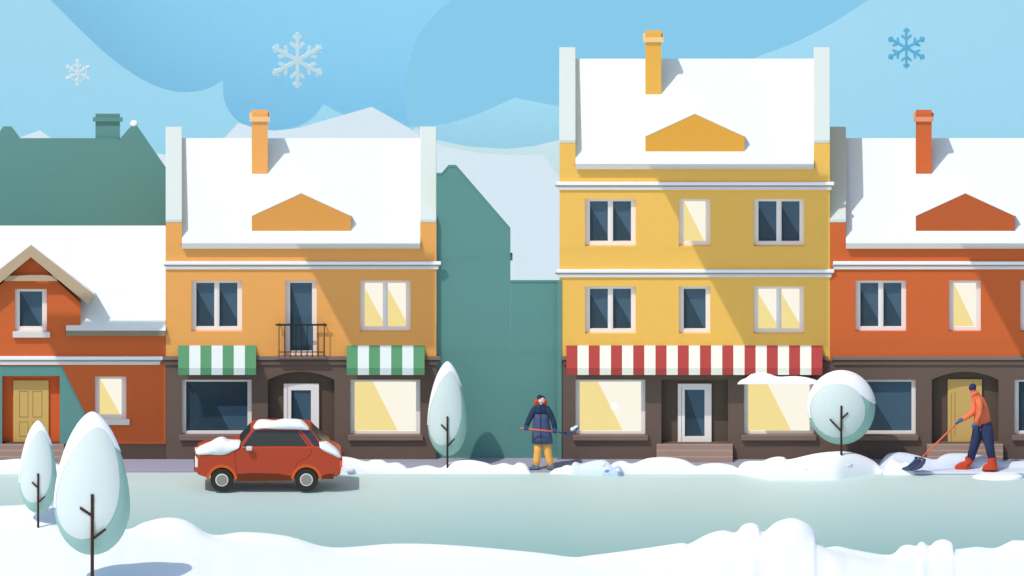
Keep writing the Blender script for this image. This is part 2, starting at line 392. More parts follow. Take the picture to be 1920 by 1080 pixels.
# teal panel around the door, slanted right edge
tp = mat('teal_door_surround', '619391', LF)
mb = MB(); mb.prism_y([(X(112), Z(832)), (X(187), Z(832)), (X(116), Z(686)), (X(112), Z(686))], -.006, 0).prism_y(ox([(4, 705), (112, 705), (112, 686), (4, 686)]), -.006, 0).prism_y(ox([(-330, 832), (4, 832), (4, 686), (-330, 686)]), -.006, 0)
mb.build('teal_panel', tp, LH)
MB().box(X(-2), X(118), .303, .36, Z(836), Z(700)).build('doorway', RM, LH)
wood_door(LH, 25, 717, 91, 832, [], panels=[(36, 737, 53, 786), (61, 737, 79, 786), (36, 794, 53, 822), (61, 794, 79, 822)])
MB().box(X(-330), xb, 0, .3, -.05, Z(832)-.001).build('plinth', mat('plinth_stone', '5C4D47', LF), LH)
steps(LH, -60, 120)

# ------------------------------------------------------------------ teal houses behind
t1 = empty('background_house', (X(150), 6, 0), 'plain teal house with a broad chimney standing behind the red cottage', 'house')
y = 6.0
MB().prism_back(ox([(-330, 259), (-330, 780), (311, 780), (311, 314), (258, 237), (245, 237), (222, 263), (222, 259), (91, 259), (91, 259), (38, 259), (22, 237), (6, 237), (-8, 259)][::-1], y), y, y+4).build('wall', TEALF, t1)
c = MB().prism_back([(X(179), Z(265, y+.1)), (X(225), Z(265, y+.1)), (X(225), Z(213, y+.1)), (X(179), Z(213, y+.1))], y+.1, y+.9).build('chimney', TEALF, t1)
MB().prism_back([(X(174), Z(228, y)), (X(230), Z(228, y)), (X(230), Z(220, y)), (X(174), Z(220, y))], y+.02, y+.98).build('cap', TEALF, c)
MB().ball((X(251.5), y+.2, Z(232, y+.2)), (.125, .2, .1)).build('snow_clump', SNOW, t1, smooth=True, label='small round lump of snow on the gable tip')
y = .15
t2 = empty('background_house', (X(888), y, 0), 'tall plain teal house side with a sloping roof beside the orange house', 'house')
MB().prism_back(ox([(818.2, 862), (957, 862), (957, 432), (855, 314), (841, 314), (828, 329), (818.2, 329)], y), y, y+5).build('wall', TEAL, t2)
MB().prism_back(ox([(818.2, 328.8), (828, 328.8), (841, 313.8), (855, 313.8), (957, 431.8), (957, 427), (855, 309), (841, 309), (828, 324), (818.2, 324)], y-.02), y-.015, y+5).build('roof', TEAL, t2)
MB().box(X(957), X(961), y+.1, y+.4, Z(490, y), Z(480, y)).build('bracket', TEAL, t2)
t3 = empty('background_house', (X(1005), y, 0), 'low flat-roofed teal annexe filling the gap left of the yellow house', 'house')
MB().prism_back(ox([(957.1, 862), (1048.8, 862), (1048.8, 529), (957.1, 529)], y), y, y+4.5).build('wall', TEAL, t3)
MB().prism_back(ox([(957.1, 528.9), (1048.8, 528.9), (1048.8, 525), (957.1, 525)], y-.02), y-.02, y+4.5).build('roof', TEAL, t3)
MB().box(X(1045), X(1053), -.03, -.002, -.02, Z(525)).build('corner_pilaster', TEAL, t3)

# ------------------------------------------------------------------ ground, pavement, road, snow banks
mb = MB(); mb.rings([[(x, yy, z) for x in (-110, -60, 0, 60, 110)][::1] for yy, z in ((-90, -.12), (-20, -.12), (17, -.12), (20, -4), (26, -45))], cap=False)
bm = mb.bm
mb = MB()
for y0_, z0_, y1_, z1_ in ((-90, -.12, 17, -.12), (17, -.12, 20, -4), (20, -4, 26, -45)):
    vs = [mb.bm.verts.new(q) for q in ((-110, y0_, z0_), (110, y0_, z0_), (110, y1_, z1_), (-110, y1_, z1_))]; mb.face(vs)
mb.build('ground', SNOW, kind='structure')
MB().box(-60, 60, -1.40, 16, -.3, -.0).build('pavement', PAVE, kind='structure', bevel=.01)
def roadmat():
    m = mat('icy_road', 'A0C6C6', 1.15, rough=.55, var=.01, spec=.2); nt = m.node_tree; b = nt.nodes['Principled BSDF']
    g = nt.nodes.new('ShaderNodeTexCoord'); sp = nt.nodes.new('ShaderNodeSeparateXYZ'); nt.links.new(g.outputs['Object'], sp.inputs[0])
    n = nt.nodes.new('ShaderNodeTexNoise'); n.inputs['Scale'].default_value = .6; n.inputs['Detail'].default_value = 6; nt.links.new(g.outputs['Object'], n.inputs[0])
    a = nt.nodes.new('ShaderNodeMath'); a.operation = 'MULTIPLY_ADD'; a.inputs[1].default_value = .8; nt.links.new(n.outputs['Fac'], a.inputs[0]); nt.links.new(sp.outputs['Y'], a.inputs[2])
    r = nt.nodes.new('ShaderNodeMapRange'); r.inputs[1].default_value = -4.8+.4; r.inputs[2].default_value = 4.6+.4; nt.links.new(a.outputs[0], r.inputs[0])
    mx = nt.nodes.new('ShaderNodeMix'); mx.data_type = 'RGBA'
    LG = (1.12, 1.12, 1.23)
    mx.inputs[6].default_value = (*[min(.93, v/g_) for v, g_ in zip(lin('98C0C0'), LG)], 1); mx.inputs[7].default_value = (*[min(.93, v/g_) for v, g_ in zip(lin('D3E7E9'), LG)], 1)
    nt.links.new(r.outputs[0], mx.inputs[0]); nt.links.new(mx.outputs[2], b.inputs['Base Color']); return m
mb = MB(); mb.face([mb.bm.verts.new(q) for q in ((-60, -13.4, -.05), (60, -13.4, -.05), (60, -1.41, -.05), (-60, -1.41, -.05))])
mb.build('road', roadmat(), kind='structure')

prof = [(-700, 960), (-300, 955), (0, 949), (60, 946), (110, 953), (170, 985), (237, 993), (270, 980), (312, 971), (350, 977), (398, 1003), (460, 998), (540, 1006), (622, 1027), (740, 1020), (850, 1023), (1000, 1036), (1072, 1045), (1108, 1042), (1200, 1030), (1275, 1019), (1292, 1020), (1325, 1003), (1355, 995), (1379, 999), (1392, 986), (1406, 981), (1420, 985), (1431, 998), (1455, 980), (1484, 972), (1510, 980), (1526, 995), (1532, 1017), (1546, 1027), (1570, 1025), (1605, 1032), (1667, 1041), (1690, 1025), (1705, 1022), (1718, 1024), (1724, 1018), (1731, 1017), (1743, 1024), (1755, 1015), (1770, 1012), (1785, 1018), (1793, 1030), (1830, 1026), (1866, 1028), (1895, 1016), (1920, 1014), (2200, 1020), (2700, 1015)]
def pinterp(P, px):
    for (a, b), (c, d) in zip(P, P[1:]):
        if a <= px <= c: return b + (d-b)*(px-a)/(c-a) if c > a else b
    return P[-1][1]
YB = -12.2
def bankh(px): return Z(pinterp(prof, px), YB)
cm = catmull(prof, 5)
cm = [c for i, c in enumerate(cm) if i == 0 or c[0] > cm[i-1][0] + .2]
mb = MB(); rows = []
for (px, py) in cm:
    h = max(.03, Z(py, YB)); w = .25 + .5*h
    r = []
    for k in range(7):
        a = PI/2*k/6; r.append((X(px), YB + w*math.cos(a), -.1 + (h+.1)*math.sin(a)))
    f = 1.0
    for dy in (.12, .3, .6, 1.0, 1.5, 2.2, 3.2, 4.5, 6.5, 9, 14, 20):
        sg = 12 + dy*95; acc = wt = 0
        for k in range(-8, 9):
            g_ = math.exp(-k*k/14.0); acc += g_*max(.03, Z(pinterp(prof, px + k*sg/4), YB)); wt += g_
        hs = acc/wt; hs = min(hs, h) if dy < .35 else hs
        r.append((X(px), YB - dy, max(-.1, hs - .05*dy - (.06 if dy > .5 else 0))))
    rows.append([mb.bm.verts.new(q) for q in r])
for a, b in zip(rows, rows[1:]):
    for i in range(len(a)-1): mb.face([a[i], b[i], b[i+1], a[i+1]])
mb.build('foreground_snow_terrain', SNOW, smooth=True, kind='structure')

def heap(name, P, yf, label, m=SNOW, cat='snow pile', group=None, parent=None, g=-.06, wmax=1.2, smooth=True, n=4):
    cm = catmull(P, n); cm = [c for i, c in enumerate(cm) if i == 0 or c[0] > cm[i-1][0] + .2]
    mb = MB(); rows = []
    last = len(cm)-1
    for i, (px, py) in enumerate(cm):
        f0 = yf(px) if callable(yf) else yf
        v = (861-py)/U
        w = .08; h = .01
        for _ in range(30):
            yc = f0 + w
            t = v - yc*S
            gg = t - g*K
            q = max(0.0004, (max(gg, .01))**2 - (w*S)**2)
            h = math.sqrt(q)/K; w = min(wmax, .10 + .55*h)
        if i in (0, last): h = .01; w = .05
        yc = f0 + w
        rows.append([mb.bm.verts.new((X(px), yc - w*math.cos(PI*k/12), g + h*math.sin(PI*k/12))) for k in range(13)])
    for a, b in zip(rows, rows[1:]):
        for i in range(12): mb.face([a[i], b[i], b[i+1], a[i+1]])
    for r in (rows[0], rows[-1]): mb.face(r)
    return mb.build(name, m, parent, smooth=smooth, label=label, cat=cat, group=group)
G = 'snow piles along the kerb'
heap('snow_pile', [(-60, 880), (-20, 866), (10, 862), (40, 860), (70, 865), (100, 868), (122, 876), (128, 886)], -1.6, 'white snow pile on the pavement in front of the cottage door', group=G)
heap('snow_pile', [(560, 884), (600, 862), (636, 856), (660, 858), (686, 865)] + [(698, 862), (716, 862), (728, 868), (745, 867), (760, 874), (767, 878), (800, 872), (826, 877), (845, 866), (880, 862), (910, 867), (925, 872), (945, 868), (962, 872), (972, 867), (985, 870), (992, 880), (996, 887)], -1.58, 'long white snow pile reaching from the red car to the woman', group=G)
heap('snow_pile', [(1030, 887), (1040, 879), (1052, 876), (1062, 872), (1072, 874), (1080, 884)], -1.6, 'smallest white snow pile, by the feet of the woman', group=G)
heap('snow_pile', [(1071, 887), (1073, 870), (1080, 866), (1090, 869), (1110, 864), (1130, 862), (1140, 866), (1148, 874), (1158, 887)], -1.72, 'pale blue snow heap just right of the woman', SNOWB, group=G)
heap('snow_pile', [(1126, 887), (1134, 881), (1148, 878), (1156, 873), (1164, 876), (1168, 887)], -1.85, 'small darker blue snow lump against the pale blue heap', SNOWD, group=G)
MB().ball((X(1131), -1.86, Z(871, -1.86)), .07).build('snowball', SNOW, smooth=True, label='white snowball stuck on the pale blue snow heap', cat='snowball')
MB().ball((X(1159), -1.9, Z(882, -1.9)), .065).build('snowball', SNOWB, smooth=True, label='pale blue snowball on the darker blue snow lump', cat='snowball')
heap('snow_pile', [(1135, 884), (1150, 868), (1168, 864), (1186, 869), (1215, 859), (1250, 857), (1283, 862), (1305, 873), (1320, 870), (1345, 868), (1375, 873), (1390, 884), (1396, 887)], -1.6, 'wide white snow pile below the steps of the yellow house', group=G)
yfun = lambda px: -1.6 - .75*max(0, min(1, (px-1385)/60))*max(0, min(1, (1640-px)/70))
heap('snow_pile', [(1378, 886), (1392, 868), (1410, 864), (1430, 864), (1440, 860), (1456, 856), (1470, 857), (1480, 861), (1530, 850), (1575, 846), (1605, 850), (1635, 862), (1652, 877), (1662, 888)], yfun, 'biggest white snow pile, round the foot of the ball-shaped tree', group=G, wmax=.9)
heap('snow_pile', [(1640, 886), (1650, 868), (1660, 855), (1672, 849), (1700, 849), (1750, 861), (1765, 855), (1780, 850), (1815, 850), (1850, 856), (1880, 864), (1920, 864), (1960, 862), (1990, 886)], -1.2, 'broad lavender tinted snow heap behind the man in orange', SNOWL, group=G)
heap('snow_pile', [(1656, 886), (1664, 868), (1672, 860), (1684, 864), (1692, 868), (1705, 867), (1716, 886)], -1.72, 'small white snow lump in front of the blade of the big shovel', group=G)
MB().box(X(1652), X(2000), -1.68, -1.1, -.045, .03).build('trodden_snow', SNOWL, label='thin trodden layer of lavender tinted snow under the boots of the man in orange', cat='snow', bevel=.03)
def disc(px, py, rx, ry, y, m, label, name='footprint_oval', h=.02, cat='footprint'):
    z = Z(py, y)
    MB().ellrings([(X(px), y, z-.08, rx/U*.9, ry), (X(px), y, z, rx/U, ry), (X(px), y, z+h, rx/U*.8, ry*.8), (X(px), y, z+h*1.2, rx/U*.3, ry*.3)]).build(name, m, smooth=True, label=label, cat=cat, group='icy patches in the piles')
disc(657, 880, 8, .1, -1.6, SNOWB, 'small blue oval for a footprint on the snow pile beside the car')  # bluish ovals stand for footprints in the snow
disc(1512, 878, 9, .1, -2.2, SNOWB, 'small blue oval for a footprint on the snow left of the round tree')
disc(1585, 870, 14, .16, -1.93, SNOWB, 'larger blue oval for a footprint at the foot of the round tree')
disc(1872, 893, 50, .42, -1.95, SNOW, 'flat white snow drift spilling on the road below the man', 'snow_drift', .04, 'snow drift')

# ------------------------------------------------------------------ snow over the right shop window
sh = empty('snow_ledge', (X(1462), 0, Z(719)), 'thick lump of snow on a ledge above the yellow house right shop window', 'snow')
MB().box(X(1396), X(1526), -.62, -.002, Z(719, -.62)-.02, Z(719, -.62)).build('ledge', SNOW, sh)
heap('snow', [(1383, 718), (1390, 712), (1398, 709), (1408, 702), (1420, 699), (1440, 700), (1460, 706), (1490, 705), (1515, 708), (1535, 714), (1542, 718)], -.72, None, parent=sh, cat=None, g=Z(719, -.62)+.002, wmax=.15)

# ------------------------------------------------------------------ trees
TRK = mat('dark_bark', '43302A', LF, bump=.3)
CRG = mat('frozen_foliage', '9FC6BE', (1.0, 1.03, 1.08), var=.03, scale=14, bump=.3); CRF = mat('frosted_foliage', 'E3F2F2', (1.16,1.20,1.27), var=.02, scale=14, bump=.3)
def tree(name, cx, R, top, bot, yt, trunk, branches, label, round_=False, base=None):
    """crown outline cx +-R between top and bot, trunk stands at depth yt"""
    H = (bot-top)/U/K; tw = trunk[2]/U
    zb = Z(trunk[1], yt) if base is None else base
    T = empty(name, (X(trunk[3] if len(trunk) > 3 else cx), yt, zb), label, 'tree', 'small snowy street trees')
    ry = R/U*.62; yc = yt + ry*.96
    wfrac = .5 if round_ else .66
    zt_, zb2 = Z(top, yc), Z(bot, yc); zw = zt_ - wfrac*(zt_-zb2)
    def rad(t):
        if t < wfrac: u = (wfrac-t)/wfrac; return (max(0, 1-u**2))**.5 if round_ else (max(0, 1-u**1.75))**.62
        u = (t-wfrac)/(1-wfrac); return (max(0, 1-u**2))**.5
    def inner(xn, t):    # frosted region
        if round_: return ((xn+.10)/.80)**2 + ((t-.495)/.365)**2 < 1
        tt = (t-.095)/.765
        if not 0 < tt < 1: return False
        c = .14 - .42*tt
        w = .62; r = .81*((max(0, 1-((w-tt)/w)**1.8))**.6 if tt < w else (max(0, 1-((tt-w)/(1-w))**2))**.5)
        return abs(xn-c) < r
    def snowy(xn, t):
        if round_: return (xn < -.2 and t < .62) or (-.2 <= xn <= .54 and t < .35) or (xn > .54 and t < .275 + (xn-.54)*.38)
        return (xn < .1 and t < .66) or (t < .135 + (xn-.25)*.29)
    NA, NT = (420, 300) if R > 65 else (220, 160)
    surf = {'g': MB(), 'f': MB(), 's': MB()}
    def pt(j, i, sc):
        t = .5 - .5*math.cos(PI*j/NT); a = 2*PI*i/NA; r = rad(t)*sc
        return (X(cx) + r*R/U*math.cos(a), yc + r*ry*math.sin(a), zt_ - t*(zt_-zb2) + (sc-1)*(.5-t)*.8)
    full = surf['g'].ellrings([(X(cx), yc, zt_-(.5-.5*math.cos(PI*j/40))*(zt_-zb2), max(.003, rad(.5-.5*math.cos(PI*j/40)))*R/U, max(.003, rad(.5-.5*math.cos(PI*j/40)))*ry) for j in range(41)], 48)
    for key, sc in (('f', 1.012), ('s', 1.022)):
        mb = surf[key]; V = {}
        def vv(j, i):
            i %= NA
            if (j, i) not in V: V[(j, i)] = mb.bm.verts.new(pt(j, i, sc))
            return V[(j, i)]
        for j in range(NT):
            for i in range(NA):
                t = .5 - .5*math.cos(PI*(j+.5)/NT); a = 2*PI*(i+.5)/NA; xn = rad(t)*math.cos(a)
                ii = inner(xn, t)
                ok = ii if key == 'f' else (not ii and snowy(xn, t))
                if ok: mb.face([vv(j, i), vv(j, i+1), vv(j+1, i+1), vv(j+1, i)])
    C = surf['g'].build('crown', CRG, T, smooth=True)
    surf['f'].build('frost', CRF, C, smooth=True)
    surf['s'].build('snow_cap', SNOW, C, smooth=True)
    yy = yt - .04
    x = X(trunk[3] if len(trunk) > 3 else cx)
    tr = MB().tube([(x, yy, zb-.15), (x, yy, Z(trunk[0], yy))], [tw/2*1.05, tw/2*.9], 10).build('trunk', TRK, T, smooth=False)
    for (a, b, c, d) in branches:
        MB().tube([(X(a), yy, Z(b, yy)), (X(c), yy-.0, Z(d, yy))], [tw/2*.8, tw/2*.7], 8).build('branch', TRK, T)
    return T
tree('snowy_tree', 839, 37, 678, 855, -1.45, (781, 882, 4.0), [(839, 808, 827, 796), (839, 837, 852, 823)], 'slender egg-shaped snowy tree on the kerb between the car and the woman')
tree('snowy_tree', 71.5, 35.5, 789, 962, -13.6, (888, 987, 4.4), [(72, 915, 60, 904), (72, 942, 84, 931)], 'smaller egg-shaped snowy tree at the left edge, left of the biggest tree')
tree('snowy_tree', 173, 71, 772, 1040, -19, (927, 1080, 7), [(173, 967, 150, 952), (173, 1011, 198, 992)], 'biggest egg-shaped snowy tree, in the left foreground snow', base=.6)
tree('snowy_tree', 1577.5, 63.5, 695, 833, -1.9, (761, 868, 4.4), [(1577, 808, 1556, 786), (1577, 786, 1590, 774)], 'ball-shaped snowy tree in front of the awning end of the yellow house', True)

exec_parts = []
# ------------------------------------------------------------------ red car
CP = mat('red_car_paint', 'B94325', (1.0,1.0,1.03), rough=.35, spec=.4, var=.005)
CPD = mat('dark_red_sill_plastic', '6C3524', LF); CPO = mat('orange_arch_trim', 'D0602F', LF); TYRE = mat('tyre_rubber', '353533', LF); RIM = mat('wheel_steel', '8F908E', LF, rough=.5)
RIMW = mat('rim_ring', 'DDE0DC', LF); CG = mat('car_glass', '363733', LF, rough=.15, spec=.5); GASK = mat('window_gasket', '5A4668', LF); SEAM = mat('door_seam', '6E2C1C', LF)
yn = -3.95; yfar = yn + 1.45     # near flank, far flank
car = empty('parked_car', (X(505), (yn+yfar)/2, -.05), 'small red hatchback with snow on bonnet, roof and boot, seen from the side', 'car')
def cz(py): return Z(py, yn)
def arcpts(cx, cy, r, a0, a1, n=12): return [(cx + r*math.cos(math.radians(a0+(a1-a0)*i/n)), cy - r*math.sin(math.radians(a0+(a1-a0)*i/n))) for i in range(n+1)]
low = [(367, 862), (366, 884), (372, 891), (389, 897)] + arcpts(416, 900, 26, 175, 5) + [(548, 900.5)][:0] + [(444, 902), (546, 902)] + arcpts(574.5, 899, 26, 178, 5) + [(602, 898), (632, 894), (638, 890), (641, 872), (639, 858), (634, 853), (618, 845), (600, 838), (460, 838), (444, 840), (420, 843), (390, 845), (372, 852)]
def ring(poly, ys): return [(X(a), ys, cz(b)) for a, b in poly]
mb = MB(); cxm = 503
def shrink(P, k, kz=1.0): return [(cxm + (a-cxm)*k, 872 + (b-872)*kz) for a, b in P]
L0 = shrink(low, .985, .93); R_ = [ring(L0, yn), ring(low, yn+.07), ring(low, yfar-.07), ring(L0, yfar)]
mb.rings(R_)
body = mb.build('body', CP, car)
belt = [(447, 842), (600, 842)]
# cabin: belt outline near flank -> roof inset
cab = [(444, 843), (452, 834), (470, 812), (478, 806.5), (500, 804), (560, 805), (581, 807), (600, 828), (618, 843), (618, 850), (444, 850)]
def cabring(yo, k, dz): return [(X(530+(a-530)*k), yo, cz(b)-dz*(850-b)/46) for a, b in cab]
tum = .19
def cabpt(a, b, side, off=0.0):       # point on inclined flank
    f = max(0, (850-b)/46)
    yy = (yn+.03 + tum*f - off) if side < 0 else (yfar-.03 - tum*f + off)
    return (X(a), yy, cz(b))
mb = MB(); mb.rings([[cabpt(a, b, -1) for a, b in cab], [cabpt(a, b, 1) for a, b in cab]]); cabin = mb.build('cabin', CP, car)
def flank(polys, off, th, m, name, par, side=-1):
    mb = MB()
    for P in polys: mb.prism([cabpt(a, b, side, off+th) for a, b in P], [cabpt(a, b, side, off) for a, b in P])
    return mb.build(name, m, par)
for side in (-1, 1):
    g1 = [(456, 838), (477, 811), (556, 811), (577, 838.5)]; g2 = [(567, 811), (583, 811.5), (602, 838), (591, 838.5)]
    w = flank([[(453.5, 839.5), (476, 809.8), (557, 809.8), (579.5, 840)]], .001, .006, GASK, 'side_window', cabin, side); flank([g1], .008, .004, CG, 'pane', w, side)
    w = flank([[(565, 809.8), (584, 810), (604.5, 839.8), (590, 840)]], .001, .006, GASK, 'quarter_window', cabin, side); flank([[(569, 811), (582.5, 811.5), (601.5, 838), (591.5, 838.5)]], .008, .004, CG, 'pane', w, side)
# windscreen and rear window
mb = MB(); 
def scr(P, dx): return [[(X(a+dx), cabpt(a, b, -1)[1]+.1, cz(b)+.01), (X(a+dx), cabpt(a, b, 1)[1]-.1, cz(b)+.01)] for a, b in P]
(a0, a1), (b0, b1) = scr([(451, 834.5), (469, 812.5)], -1.0)
mb.prism([a0, a1, b1, b0], [(p[0]+.05, p[1], p[2]-.02) for p in (a0, a1, b1, b0)]); mb.build('windscreen', CG, cabin)
mb = MB(); (a0, a1), (b0, b1) = scr([(584, 811), (612, 838)], 1.0)
mb.prism([a0, a1, b1, b0], [(p[0]-.05, p[1], p[2]-.02) for p in (a0, a1, b1, b0)]); mb.build('rear_window', CG, cabin)
for cxw, cyw in ((416, 900), (574.5, 899.5)):
    for side in (-1, 1):
        yo = yn-.005 if side < 0 else yfar+.005; yi = yo + .2*(-side)
        def cyl(r0, r1, ya, yb_, m, name, par, n=40):
            mb = MB(); 
            mb.rings([[(X(cxw)+r*math.cos(2*PI*k/n), yy, cz(cyw)+r*math.sin(2*PI*k/n)) for k in range(n)] for r, yy in ((r0*.96, ya), (r0, ya-side*.02), (r0, yb_))]); return mb.build(name, m, par, smooth=False)
        wh = cyl(21.7/U, 0, yo, yi, TYRE, 'wheel', car)
        cyl(12.5/U, 0, yo+side*.008, yo-side*.03, RIMW, 'rim', wh); cyl(10.5/U, 0, yo+side*.014, yo-side*.03, RIM, 'hubcap', wh)
    ro, ri = 27.5, 24
    for side in (-1,):
        o1 = arcpts(cxw, cyw, 29, 4, 176, 20); i1 = arcpts(cxw, cyw, 23.5, 4, 176, 20)
        mb = MB(); q = o1 + i1[::-1]; mb.prism([(X(a), yn-.012, cz(b)) for a, b in q], [(X(a), yn+.06, cz(b)) for a, b in q]); mb.build('wheel_arch', CPO, body)
MB().box(X(395), X(624), yn+.3, yfar-.3, cz(902), cz(890)).build('underbody', TYRE, body)
mb = MB(); P = [(444, 902), (548, 901), (548, 893), (520, 888), (470, 887), (444, 889)]; mb.prism([(X(a), yn-.01, cz(b)) for a, b in P], [(X(a), yn+.03, cz(b)) for a, b in P]); mb.build('sill_panel', CPD, body)
mb = MB(); P = [(602, 898), (625, 898), (627, 888), (616, 888), (604, 892)]; mb.prism([(X(a), yn-.01, cz(b)) for a, b in P], [(X(a), yn+.03, cz(b)) for a, b in P]); mb.build('rear_splash_panel', CPD, body)
# seams
s1 = catmull([(452, 839, 0), (443, 846, 0), (440, 852, 0), (442, 872, 0), (444, 889, 0)], 4)
MB().tube([(X(a), yn+.008, cz(b)) for a, b, _ in s1 if b > 842], .012, 6).build('door_seam', SEAM, body)
s2 = catmull([(584, 842, 0), (582, 853, 0), (572, 860, 0), (560, 866, 0), (553, 878, 0)], 5)
MB().tube([(X(a), yn+.008, cz(b)) for a, b, _ in s2], .012, 6).build('door_seam', SEAM, body)
s3 = catmull([(559, 808, 0), (570, 822, 0), (581, 836, 0), (584, 843, 0)], 4)
MB().tube([Vector(cabpt(a, b, -1, .006)) for a, b, _ in s3], .011, 6).build('door_seam', SEAM, cabin)
mi = MB().box(X(462), X(473), yn-.16, yn-.06, cz(843), cz(835)).build('wing_mirror', mat('mirror_shell', 'D9D7DC', LF), car, bevel=.03)
MB().tube([(X(454), yn+.02, cz(838)), (X(464), yn-.1, cz(839.5))], .015, 6).build('mirror_arm', RIM, mi)
LAMP = mat('headlamp_lens', 'F1F0EC', LF, rough=.2); TL = mat('tail_lamp_red', 'FA5A4B', LF, rough=.3)
for (ya, yb_) in ((yn+.03, yn+.3), (yfar-.3, yfar-.03)):
    MB().box(X(365.5), X(371), ya-.04, yb_, cz(876), cz(860)).build('headlight', LAMP, body, bevel=.01)
    MB().box(X(637), X(642), ya-.04, yb_, cz(876), cz(864)).build('tail_light', TL, body, bevel=.01)
MB().box(X(364), X(366.6), yn+.1, yfar-.1, cz(886), cz(877)).build('front_bumper', CPD, body, bevel=.01)
MB().box(X(363.5), X(366), yn+.45, yfar-.45, cz(874), cz(862)).build('grille', TYRE, body)
def snowslab(P, y0, y1, name, par, m=SNOW):
    q = catmull(P, 4, True); n = 8; R = []
    c = (sum(p[0] for p in q)/len(q), max(p[1] for p in P))
    for k in range(n+1):
        a = PI*k/n; f = .55 + .45*math.sin(a)**.6 if 0 < k < n else .55
        yy = (y0+y1)/2 - (y1-y0)/2*math.cos(a) - .025
        R.append([(X(c[0] + (a_-c[0])*(.9+.1*math.sin(a))), yy, cz(c[1] + (b-c[1])*f) - .2*(yy-y0)) for a_, b in q])
    return MB().rings(R).build(name, m, par, smooth=True)
snowslab([(369, 853), (369, 843), (380, 836), (395, 830), (407, 823), (418, 821), (430, 826), (450, 827), (451, 831), (440, 840), (424, 851), (408, 853), (390, 851)], yn-.0, yfar, 'bonnet_snow', car)
snowslab([(475, 806), (478, 798), (485, 791), (497, 790), (515, 792), (530, 789), (550, 789), (565, 791), (575, 799), (582, 808), (560, 806), (520, 805), (495, 803)], yn+.12, yfar-.12, 'roof_snow', car)
snowslab([(597, 824), (612, 829), (625, 838), (634, 846), (640, 857), (636, 858), (622, 848), (608, 838)], yn+.02, yfar-.02, 'boot_snow', car)

# ------------------------------------------------------------------ people
SKIN = mat('skin', 'F0B8A0', LF)
def skinmesh(nodes, edges, m, name, parent, sub=2):
    me = bpy.data.meshes.new(name); me.from_pydata([n[:3] for n in nodes], edges, []); o = bpy.data.objects.new(name, me); COL.objects.link(o)
    s = o.modifiers.new('skin', 'SKIN'); s.use_smooth_shade = True
    for i, n in enumerate(nodes):
        sv = me.skin_vertices[0].data[i]; sv.radius = (n[3], n[3] if len(n) < 5 else n[4]); sv.use_root = (i == 0)
    q = o.modifiers.new('sub', 'SUBSURF'); q.levels = sub; q.render_levels = sub
    dg = bpy.context.evaluated_depsgraph_get(); ev = o.evaluated_get(dg); nm = bpy.data.meshes.new_from_object(ev)
    bpy.data.objects.remove(o); nm.materials.clear(); nm.materials.append(m)
    for p in nm.polygons: p.use_smooth = True
    ob = bpy.data.objects.new(name, nm); COL.objects.link(ob); WO[ob.name] = Vector((0, 0, 0))
    if parent is not None: ob.parent = parent; ob.location = -WO[parent.name]
    return ob
def glove(wrist, grip, axis, m, parent, r=.035):
    """wrist -> palm -> fingers curled round a shaft passing grip along axis"""
    w = Vector(wrist); g = Vector(grip); ax = Vector(axis).normalized(); d = (g-w).normalized(); side = ax
    nrm = d.cross(ax).normalized()
    mb = MB()
    p0 = w; p1 = g - d*.02 + nrm*.03
    mb.tube([w, w+(p1-w)*.5, p1], [.05, .06, .05], 10)
    for k, (o_, l) in enumerate(((-.048, .9), (-.016, 1.0), (.016, .95), (.048, .8))):
        c = g + ax*o_
        pts = []
        for a in (100, 55, 10, -40, -95, -150):
            t = math.radians(a); pts.append(c + nrm*(r*1.15*math.sin(t))*1 + d*(r*1.15*math.cos(t))*l)
        mb.tube([p1 + ax*o_*.9] + pts, [.022, .021, .02, .019, .018, .016, .012], 8)
    th = g - ax*.07
    mb.tube([w + (p1-w)*.4 - ax*.04, th - nrm*.01 - d*.02, g - ax*.045 - nrm*.04, g - nrm*.045], [.025, .023, .02, .014], 8)
    return mb.build('glove', m, parent, smooth=True)
def P3(px, py, y): return (X(px), y, Z(py, y))

# woman
yw = -1.22
W = empty('person', (X(1015), yw, 0), 'woman in navy and blue coat and yellow trousers holding a snow shovel level', 'person')
NAVY = mat('navy_cloth', '2E3D58', LF); BLUE = mat('blue_cloth', '4E5B80', LF); YEL = mat('yellow_trousers', 'F6B25F', LF); SHOE = mat('slate_shoe', '5F7591', LF); HAIR = mat('red_hair', 'C4503C', LF)
SOLE = mat('shoe_sole', '2B3850', LF); CAPM = mat('dark_hat', '2C3A50', LF); WS = mat('pale_skin', 'F5D9D0', LF)
r = lambda p: p/U
nodes = [(*P3(1015, 818, yw), r(9)), (*P3(1015, 795, yw), r(7.5)), (*P3(1014.5, 772, yw), r(6.5)), (*P3(1014.5, 761, yw), r(4)), (*P3(1014.5, 755, yw), r(4)), (*P3(1015, 750, yw), r(6)), (*P3(1015, 746, yw), r(5.5)),
         (*P3(1005, 769, yw), r(3.4)), (*P3(993, 786, yw-.04), r(3)), (*P3(986.5, 803, yw-.15), r(2.8)), (*P3(1024, 769, yw), r(3.4)), (*P3(1036, 788, yw-.04), r(3)), (*P3(1041, 807, yw-.15), r(2.8)),
         (*P3(1009, 828, yw), r(6.5)), (*P3(1009, 850, yw), r(5)), (*P3(1008, 873, yw), r(3.5)), (*P3(1023, 828, yw), r(6.5)), (*P3(1028, 850, yw), r(5)), (*P3(1032, 873, yw), r(3.5))]
skinmesh(nodes, [(0,1),(1,2),(2,3),(3,4),(4,5),(5,6),(2,7),(7,8),(8,9),(2,10),(10,11),(11,12),(0,13),(13,14),(14,15),(0,16),(16,17),(17,18)], WS, 'body', W)
def erings(L, y, dep): return MB().ellrings([(X(cx), y, Z(py, y), r(w), r(w)*dep) for cx, py, w in L])
